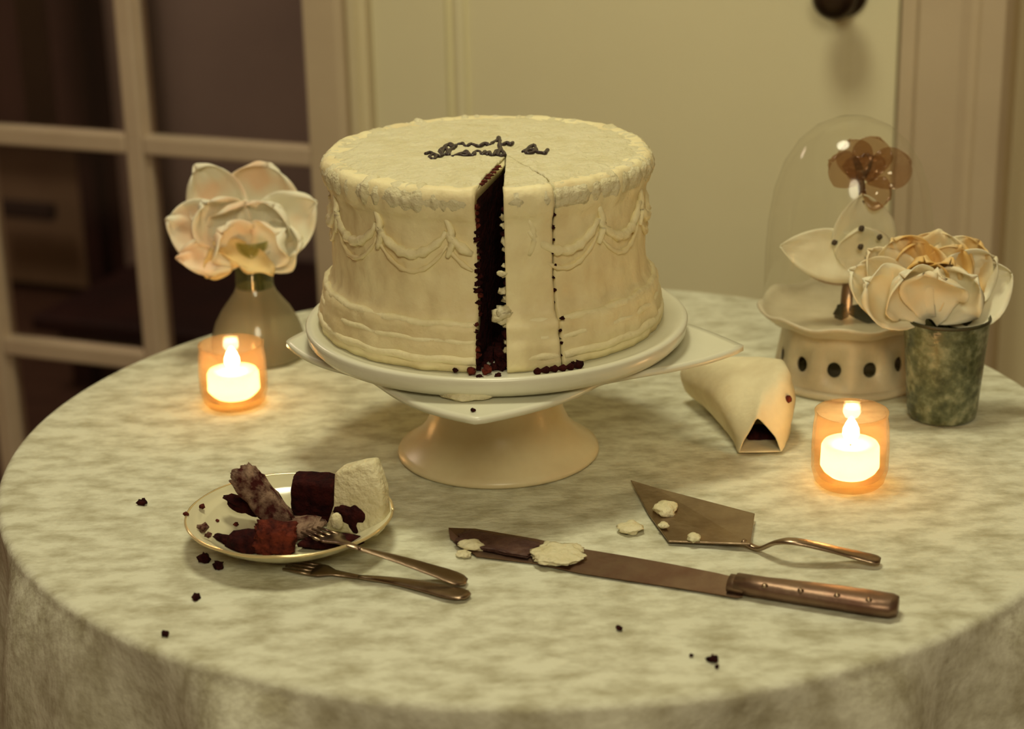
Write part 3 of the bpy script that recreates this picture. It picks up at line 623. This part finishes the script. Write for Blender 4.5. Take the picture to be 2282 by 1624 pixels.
# ------------------------------------------------------------ dome stand at the back right
DX, DY = .2475, .1260
ds = thing('domed_stand', 'openwork footed serving stand under a clear glass dome, back right', 'cake stand', (DX, DY, Z), -.33)
def pierced(r0, r1, z0, z1, n, hz, hr):
    # ring wall with round holes: quads around each hole
    v = []; f = []; K = 16; th = .003
    def P(a, z, o_): t = (z - z0) / (z1 - z0); r = r0 + (r1 - r0) * t + o_; return (r * math.cos(a), r * math.sin(a), z)
    half = PI / n
    for k in range(n):
        c0 = 2 * PI * k / n
        for o_ in (0, -th):
            b = len(v)
            for i in range(K):
                q = 2 * PI * i / K; v.append(P(c0 + hr * math.cos(q) / r0, hz + hr * math.sin(q), o_))
            for i in range(K):
                q = 2 * PI * i / K; x, y = math.cos(q), math.sin(q); s = max(abs(x), abs(y)); x /= s; y /= s
                v.append(P(c0 + half * x, (hz + (z1 - hz) * y) if y > 0 else (hz + (hz - z0) * y), o_))
            for i in range(K): j = (i + 1) % K; f.append((b + i, b + j, b + K + j, b + K + i))
        for i in range(K): j = (i + 1) % K; f.append((len(v) - 4 * K + i, len(v) - 4 * K + j, len(v) - 2 * K + j, len(v) - 2 * K + i))
    return v, f
link('openwork_foot', *pierced(.058, .050, .004, .048, 12, .024, .0062), LACE, ds)
link('foot_ring', *lathe([(.050, 0), (.061, 0), (.063, .003), (.060, .006), (.053, .006), (.050, 0)], 64), LACE, ds)
def scal(a, k, r, z):
    e = max(0, (r - .05) / .022); return r * (1 + .02 * e * math.cos(9 * a)), z + .0022 * e * math.cos(9 * a + .6)
link('platter', *lathe([(0, .048), (.050, .048), (.062, .052), (.0695, .059), (.071, .0605), (.0695, .0625), (.066, .0585), (.055, .0545), (0, .0525)], 90, wav=scal), LACE, ds)
DR = .0665
dome = [(DR, .056), (DR * 1.0, .080), (DR * .995, .105), (DR * .97, .130), (DR * .91, .155), (DR * .80, .177), (DR * .64, .194), (DR * .44, .206), (DR * .22, .2125), (0, .2145)]
link('glass_dome', *lathe(dome, 64), GLASS_D, ds)
sp = thing('speckled_blossom', 'pale speckled blossom with a dusty brown bloom above, under the glass dome', 'flower', (DX, DY, Z + .055)); SL = sp.location.copy()
link('stem', *tube(smoothpath([Vector((0.2435, 0.1080, 0.8117)) - SL, Vector((0.2453, 0.1080, 0.8395)) - SL, Vector((0.2557, 0.1120, 0.8821)) - SL, Vector((0.2505, 0.1120, 0.9254)) - SL]), [.0048] * 7 + [.003] * 12, 8), BROWN, sp)
for i, (b_, t_, wd, cu, be, po, mm) in enumerate([((0.2582, 0.1030, 0.8407), (0.2526, 0.1060, 0.9083), 0.052, 0.004, -0.004, 0.75, 0),
    ((0.2731, 0.1040, 0.8511), (0.1884, 0.0980, 0.8701), 0.042, 0.003, -0.003, 0.75, 0),
    ((0.2578, 0.1060, 0.8472), (0.2796, 0.1040, 0.8638), 0.044, 0.004, -0.004, 0.2, 0),
    ((0.2559, 0.1040, 0.8412), (0.2535, 0.1000, 0.8836), 0.046, 0.003, -0.003, 0.3, 0),
    ((0.2535, 0.1100, 0.8380), (0.2006, 0.1080, 0.8597), 0.024, 0.003, -0.003, 0.8, 1),
    ((0.2525, 0.1120, 0.9182), (0.2256, 0.1000, 0.9360), 0.03, 0.006, -0.006, 0.1, 2),
    ((0.2525, 0.1120, 0.9182), (0.2441, 0.1200, 0.9486), 0.03, 0.006, -0.006, 0.1, 2),
    ((0.2543, 0.1120, 0.9182), (0.2666, 0.1200, 0.9498), 0.032, 0.006, -0.006, 0.1, 2),
    ((0.2560, 0.1120, 0.9181), (0.2898, 0.1100, 0.9339), 0.034, 0.006, -0.006, 0.1, 2),
    ((0.2518, 0.1080, 0.9192), (0.2511, 0.0900, 0.9430), 0.034, 0.006, -0.006, 0.1, 2),
    ((0.2538, 0.1080, 0.9120), (0.2734, 0.1000, 0.9065), 0.028, 0.004, -0.004, 0.2, 2),
    ((0.2445, 0.1040, 0.8148), (0.2773, 0.0980, 0.8093), 0.014, 0.002, -0.002, 0.6, 3),
    ((0.2445, 0.1040, 0.8148), (0.2324, 0.0950, 0.8143), 0.012, 0.002, -0.002, 0.6, 3)]):
    p_ = loc_pet(SL, ('petal', 'sepal', 'brown_petal', 'leaf')[mm], b_, t_, wd, (0, -1, .3), cu, be, (PETALS, BROWNP, BROWNP, LEAFD)[mm], sp, pointed=po, seed=i + 51, ruff=.002)
for p in [(0.2302, 0.0940, 0.8732), (0.2507, 0.0940, 0.8839), (0.2506, 0.0940, 0.8691), (0.2574, 0.0940, 0.8635), (0.2649, 0.0940, 0.8767), (0.2566, 0.0940, 0.8592)]:
    o = link('speckle', *blob((.0024, .0012, .0024), p[0] * 99, 2, .3), SPOT, sp); o.location = Vector(p) - SL

# ------------------------------------------------------------ napkin
def napkin():
    # crumpled cone: closed outlines from the far tail to the open triangular mouth
    rings = [[(0.1082, 0.0820, 0.7581), (0.1045, 0.0820, 0.7732), (0.1151, 0.0820, 0.7797), (0.1257, 0.0820, 0.7727), (0.1241, 0.0820, 0.7584)],
  [(0.1240, 0.0550, 0.7546), (0.1161, 0.0550, 0.7752), (0.1228, 0.0550, 0.7934), (0.1505, 0.0550, 0.7957), (0.1716, 0.0550, 0.7794), (0.1686, 0.0550, 0.7536)],
  [(0.1368, 0.0120, 0.7517), (0.1272, 0.0120, 0.7798), (0.1354, 0.0120, 0.7975), (0.1622, 0.0120, 0.8022), (0.1861, 0.0120, 0.8134), (0.1922, 0.0120, 0.7854), (0.1887, 0.0120, 0.7530)],
  [(0.1413, -0.0200, 0.7494), (0.1350, -0.0200, 0.7703), (0.1420, -0.0200, 0.7843), (0.1590, -0.0200, 0.7909), (0.1745, -0.0200, 0.8046), (0.1867, -0.0200, 0.7903), (0.1793, -0.0200, 0.7485)],
  [(0.1414, -0.0360, 0.7495), (0.1438, -0.0360, 0.7639), (0.1558, -0.0360, 0.7837), (0.1716, -0.0360, 0.7668), (0.1763, -0.0360, 0.7501)],
  [(0.1431, -0.0380, 0.7510), (0.1456, -0.0380, 0.7615), (0.1557, -0.0380, 0.7795), (0.1691, -0.0380, 0.7641), (0.1734, -0.0380, 0.7517)]]
    f = []; K = 32; R = []
    for i, rg in enumerate(rings):
        P = [Vector(p) for p in rg]; P.append(P[0]); ln = [(b - a).length for a, b in zip(P, P[1:])]; tot = sum(ln)
        for k in range(K):
            d = tot * k / K; j = 0
            while j < len(ln) - 1 and d > ln[j]: d -= ln[j]; j += 1
            p = P[j].lerp(P[j + 1], min(1, d / max(1e-6, ln[j])))
            p = p + Vector((noise.noise(p * 55), noise.noise(p * 60 + Vector((3, 0, 0))), noise.noise(p * 55 + Vector((0, 7, 0))))) * (.0045 if i < len(rings) - 2 else .001)
            p.z = max(p.z, Z + .0022); R.append(p)
    for i in range(len(rings) - 1):
        for k in range(K): f.append((i * K + k, i * K + (k + 1) % K, (i + 1) * K + (k + 1) % K, (i + 1) * K + k))
    f.append(tuple(range(K)))
    return R, f
nk = thing('paper_napkin', 'crumpled cream paper napkin standing right of the cake stand', 'napkin', (0.1584, -0.0262, 0.7508)); nk.location.z = Z
nv_, nf_ = napkin(); nv_ = [p - nk.location for p in nv_]
link('crumpled_paper', nv_, nf_, NAPKIN, nk, solid=.0012, sub=1)
o = link('dark_interior', *chunk((.012, .012, .011), 3), SPONGE, nk); o.location = Vector((0.1633, -0.0040, 0.7472)) - nk.location; o['label'] = 'dark lump showing in the triangular opening'  # dark lump added inside so the napkin mouth reads dark
o = link('crumb', *blob((.0026, .002, .0032), 4, 2, .3), SPONGE_RED, nk); o.location = Vector((0.1803, -0.0215, 0.7878)) - nk.location

# ------------------------------------------------------------ saucer with cake remains
PX, PY = -.172, -.173
sc = thing('saucer', 'small pale saucer with a gilt rim holding cake remains, front left', 'plate', (PX, PY, Z))
link('dish', *lathe([(0, .002), (.028, .002), (.030, 0), (.034, 0), (.036, .003), (.046, .006), (.058, .0125), (.0675, .0195), (.0688, .0205), (.0675, .0215), (.057, .0150), (.045, .0085), (.034, .006), (0, .0055)], 80), PLATEM, sc)
link('gilt_rim', *tube([(.0684 * math.cos(a), .0684 * math.sin(a), .0209 + .0002 * math.sin(a * 11)) for a in [i * 2 * PI / 90 for i in range(91)]], .0010, 6), GOLD, sc)
def rest(name, vf, loc, rotv, m, lb, cat='cake', sub=None):
    o = link(name, rot(vf[0], rotv), vf[1], m); o.location = loc; tag(o, lb, cat); return o
D = Z + .006
# chocolate block
rest('cake_piece', chunk((.0150, .010, .0150), 1, rough=.035), (-0.1573, -0.1492, D + .0165), (.12, .06, -.06), SPONGE, 'squared dark chocolate cake block in the saucer')
# frosting wedge
def wedge():
    pts = [(-.021, 0), (.017, 0), (.022, .012), (.020, .032), (.013, .050), (.004, .048), (-.010, .043), (-.0145, .040), (-.015, .018)]
    v = []; f = []; n = len(pts)
    for k, y in enumerate((-.007, .007)):
        for i, (x, z) in enumerate(pts): v.append((x, y + z * .15, z))
    f = [(i, (i + 1) % n, n + (i + 1) % n, n + i) for i in range(n)] + [tuple(range(n)), tuple(n + i for i in range(n))[::-1]]; return v, f
w_ = rest('frosting_slab', wedge(), (-0.1278, -0.1730, D + .001), (0, 0, -.35), FROST, 'pale buttercream slab standing at the right side of the saucer', 'frosting')
md = w_.modifiers.new('b', 'BEVEL'); md.width = .0025; md.segments = 2
rest('cake_piece', chunk((.0085, .009, .024), 2, rough=.16), (-0.1904, -0.1660, D + .0235), (-.15, -.62, .1), SPONGE_MIX, 'frosting smeared chocolate cake piece leaning left in the saucer')
rest('cake_piece', blob((.013, .007, .006), 3, 3, .5), (-0.2046, -0.1556, D + .014), (0, .45, .0), SPONGE, 'small dark cake piece poking out at the left of the leaning piece')
rest('cake_piece', blob((.014, .008, .009), 5, 3, .35), (-0.1948, -0.2001, D + .006), (0, .1, .1), SPONGE, 'rounded dark cake piece at the front left of the saucer')
rest('cake_piece', chunk((.0125, .008, .0105), 6, rough=.22), (-0.1795, -0.2002, D + .009), (.1, .3, .1), SPONGE_RED, 'reddish cake piece at the front of the saucer')
rest('cake_piece', blob((.012, .008, .009), 7, 3, .45), (-0.1293, -0.1729, D + .012), (0, .5, -.3), SPONGE, 'dark cake lump at the right in front of the frosting slab')
rest('cake_piece', blob((.021, .007, .005), 8, 3, .4), (-0.1438, -0.1965, D + .0045), (0, 0, .05), SPONGE, 'long flat dark cake piece at the front right of the saucer')
rest('cake_piece', blob((.010, .004, .004), 9, 3, .4), (-0.2103, -0.1929, D + .005), (0, .2, -.3), SPONGE, 'thin dark sliver at the left front of the saucer')
rest('frosting_blob', blob((.0038, .003, .006), 10, 3, .25), (-0.1398, -0.1832, D + .013), (0, 0, 0), FROST, 'tiny pale frosting dab between dark pieces in the saucer', 'frosting')
rest('frosting_blob', blob((.020, .014, .006), 11, 3, .4), (-0.1680, -0.1745, D + .0055), (0, 0, .3), SPONGE_MIX, 'brownish frosting smear in the middle of the saucer', 'frosting')
random.seed(11)
for x, y, r in [(450, 1128, .0022), (414, 1145, .0020), (452, 1175, .0036), (462, 1192, .0026), (526, 1168, .0018), (480, 1160, .0015)]:
    pass
G_S = 'crumbs on the left rim of the saucer'
SCL = ['reddish crumb on the back left rim of the saucer', 'tiny crumb at the far left edge of the saucer', 'largest brown crumb on the left rim of the saucer', 'brown crumb just below the largest one on the left rim of the saucer', 'small crumb on the saucer floor nearest the leaning piece', 'tiny crumb on the saucer floor between rim and leaning piece']
for p, r in [((-0.2321, -0.1589, 0.7720), 0.0022), ((-0.2407, -0.1733, 0.7730), 0.0020), ((-0.2274, -0.1891, 0.7700), 0.0036), ((-0.2221, -0.2014, 0.7700), 0.0026), ((-0.2096, -0.1627, 0.7600), 0.0018), ((-0.2220, -0.1628, 0.7630), 0.0015)]:
    o = crumb_obj('cake_crumb', p, r, SPONGE_RED if r < .0023 else SPONGE_MIX); tag(o, SCL.pop(0), 'crumb', G_S)

# ------------------------------------------------------------ cutlery
def ribbon(pts, widths, th, name, m, parent, flatn=Vector((0, 0, 1)), bevel=.0004):
    # flat tapering bar following pts (world), widths in metres, thickness th
    pts = [Vector(p) for p in pts]; v = []; f = []; L = len(pts)
    for i, p in enumerate(pts):
        t = (pts[min(i + 1, L - 1)] - pts[max(i - 1, 0)]).normalized(); s = t.cross(flatn).normalized(); q = s.cross(t)
        for k in range(10):
            a = 2 * PI * k / 10; v.append(p + s * math.cos(a) * widths[i] / 2 + q * math.copysign(abs(math.sin(a)) ** .7, math.sin(a)) * th / 2)
    for i in range(L - 1):
        for k in range(10): f.append((i * 10 + k, i * 10 + (k + 1) % 10, (i + 1) * 10 + (k + 1) % 10, (i + 1) * 10 + k))
    f.append(tuple(range(10))); f.append(tuple((L - 1) * 10 + k for k in range(10)))
    return link(name, v, f, m, parent)
def fork(lb, head, rim, mid, end, hw):
    head, rim, mid, end = map(Vector, (head, rim, mid, end))
    t = thing('dessert_fork', lb, 'fork', (end.x, end.y, Z), 0, 'silver forks by the saucer'); o_ = t.location.copy()
    P = smoothpath([p - o_ for p in (rim, mid, end)], 8); n = len(P)
    w = [.0042 + (hw - .0042) * (min(1, i / (n - 4))) ** 1.3 for i in range(n)]; w[-1] = hw * .45; w[-2] = hw * .85
    ribbon(P, w, .0022, 'handle', SILVER, t)
    d = (head - rim).normalized(); L = (head - rim).length
    ribbon([rim - o_, rim + d * L * .35 - o_, rim + d * L * .5 - o_, rim + d * L * .62 - o_], [.0042, .008, .017, .018], .0018, 'fork_head', SILVER, t)
    s = d.cross(Vector((0, 0, 1))).normalized()
    for k in (-1.5, -.5, .5, 1.5):
        ribbon([rim + d * L * .60 + s * k * .0048 - o_, rim + d * L + s * k * .0042 - o_], [.003, .0016], .0015, 'tine', SILVER, t)
fork('upper silver fork, head resting in the saucer, handle on the cloth', (-0.1579, -0.1853, 0.7650), (-0.1216, -0.2350, 0.7735), (-0.0934, -0.2370, 0.7650), (-0.0538, -0.2441, 0.7530), .0180)
fork('lower silver fork lying flat on the cloth under the saucer rim', (-0.1704, -0.2140, 0.7535), (-0.1228, -0.2324, 0.7525), (-0.0937, -0.2417, 0.7525), (-0.0526, -0.2656, 0.7535), .0170)

def knife():
    t = thing('cake_knife', 'long dark cake knife with frosting on its blade, lying on the cloth', 'knife', (0.0770, -0.2422, 0.7508)); t.location.z = Z; o_ = t.location.copy()
    z0 = Z + .0015; v = []; f = []
    up = [(-0.0671, -0.1645), (-0.0490, -0.1669), (-0.0087, -0.1855), (0.0189, -0.2016), (0.0503, -0.2156), (0.0782, -0.2291), (0.1054, -0.2436), (0.1159, -0.2507), (0.1195, -0.2560)]; dn = [(-0.0659, -0.1754), (-0.0480, -0.2044), (-0.0093, -0.2173), (0.0177, -0.2326), (0.0484, -0.2453), (0.0758, -0.2563), (0.1028, -0.2678), (0.1134, -0.2727), (0.1177, -0.2717)]
    n = len(up)
    for i in range(n):
        a = Vector((up[i][0], up[i][1], z0 + .0026)); b = Vector((dn[i][0], dn[i][1], z0)); v += [a - o_, b - o_, a - o_ - Vector((0, 0, .0018)), b - o_ - Vector((0, 0, .0006))]
    for i in range(n - 1):
        a = 4 * i; b = a + 4; f += [(a, b, b + 1, a + 1), (a + 2, a + 3, b + 3, b + 2), (a, a + 2, b + 2, b), (a + 1, b + 1, b + 3, a + 3)]
    f += [(0, 1, 3, 2), (4 * n - 4, 4 * n - 2, 4 * n - 1, 4 * n - 3)]
    link('blade', v, f, SILVER_D, t, smooth=False)
    H = [Vector((0.1146, -0.2621, 0.7508)), Vector((0.1305, -0.2692, 0.7508)), Vector((0.1516, -0.2771, 0.7508)), Vector((0.1725, -0.2849, 0.7508)), Vector((0.1905, -0.2924, 0.7508)), Vector((0.2045, -0.2980, 0.7508)), Vector((0.2083, -0.2993, 0.7508))]
    H = [Vector((p.x, p.y, Z + .0062)) - o_ for p in H]
    ribbon(H, [.016, .017, .020, .022, .023, .022, .014], .0115, 'handle', SILVER_D, t)
    for k in (1, 2, 3, 4):
        p = H[k]; link('handle_bead', *[rot(blob((.0022, .0022, .0016), k, 2, .1)[0], (0, 0, 0), (p.x, p.y - .007, .0105)), blob((.0022, .0022, .0016), k, 2, .1)[1]], SILVER, t)
    link('bolster', *tube([H[0] + Vector((-.004, .002, -.001)), H[0] + Vector((.006, -.002, -.001))], .0085, 12, .6), SILVER_D, t)
    # frosting smear across the blade
    a = Vector((0.0054, -0.2099, 0.7508)); fv, ff = blob((.0170, .0165, .0026), 21, 4, .35)
    link('frosting_smear', rot(fv, (0, 0, -.45), Vector((a.x, a.y, Z + .0045)) - o_), ff, FROST, t)
    a = Vector((-0.0511, -0.1924, 0.7508)); fv, ff = blob((.009, .006, .003), 23, 3, .3)
    link('frosting_smear', rot(fv, (0, 0, -.45), Vector((a.x, a.y, Z + .0040)) - o_), ff, FROST, t)
    a = Vector((-0.0345, -0.1905, 0.7508)); fv, ff = chunk((.027, .0115, .0014), 4, rough=.16)
    q_ = link('chocolate_smear', rot(fv, (0, 0, -.447), Vector((a.x, a.y, Z + .0036)) - o_), ff, SPONGE_MIX2, t)
SPONGE_MIX2 = mat('chocolate_film', (.10, .045, .03), .6, col2=(.05, .015, .012), scale=80, bump=.4, bscale=200)
knife()

def server():
    t = thing('cake_server', 'silver cake server with angled blade, right of the stand', 'cake server', (0.1134, -0.1683, 0.7508)); t.location.z = Z; o_ = t.location.copy()
    P = [(0.0599, -0.0890), (0.0762, -0.1045), (0.1397, -0.1544), (0.1307, -0.2030), (0.0784, -0.1911), (0.0685, -0.1445)]
    zt = [.0042, .0046, .0052, .0052, .0030, .0026]
    top = [Vector((x, y, Z + zt[i])) - o_ for i, (x, y) in enumerate(P)]; n = len(top)
    v = top + [p - Vector((0, 0, .0012)) for p in top]
    f = [tuple(range(n)), tuple(range(n, 2 * n))[::-1]] + [(i, (i + 1) % n, n + (i + 1) % n, n + i) for i in range(n)]
    link('blade', v, f, SILVER, t, smooth=False, bevel=.0004)
    H = smoothpath([Vector(p) - o_ for p in [(0.1264, -0.1972, 0.7555), (0.1359, -0.2042, 0.7530), (0.1457, -0.2167, 0.7630), (0.1563, -0.2224, 0.7660), (0.1763, -0.2244, 0.7620), (0.1937, -0.2247, 0.7570), (0.2108, -0.2293, 0.7540)]], 6); n = len(H)
    w = [.005 + .011 * max(0, (i / (n - 1) - .15)) ** 1.0 for i in range(n)]; w[-1] *= .5; w[-2] *= .85
    ribbon(H, w, .0032, 'handle', SILVER, t)
    for (x, y, z), r, s in [((0.0800, -0.1428, 0.7508), .0078, 1), ((0.0950, -0.1910, 0.7508), .0045, 2), ((0.0766, -0.1700, 0.7508), .0035, 3)]:
        fv, ff = blob((r, r * 1.3, r * .5), s, 3, .35); link('frosting_blob', rot(fv, (0, 0, 0), Vector((x, y, Z + .005)) - o_), ff, FROST, t)
server()
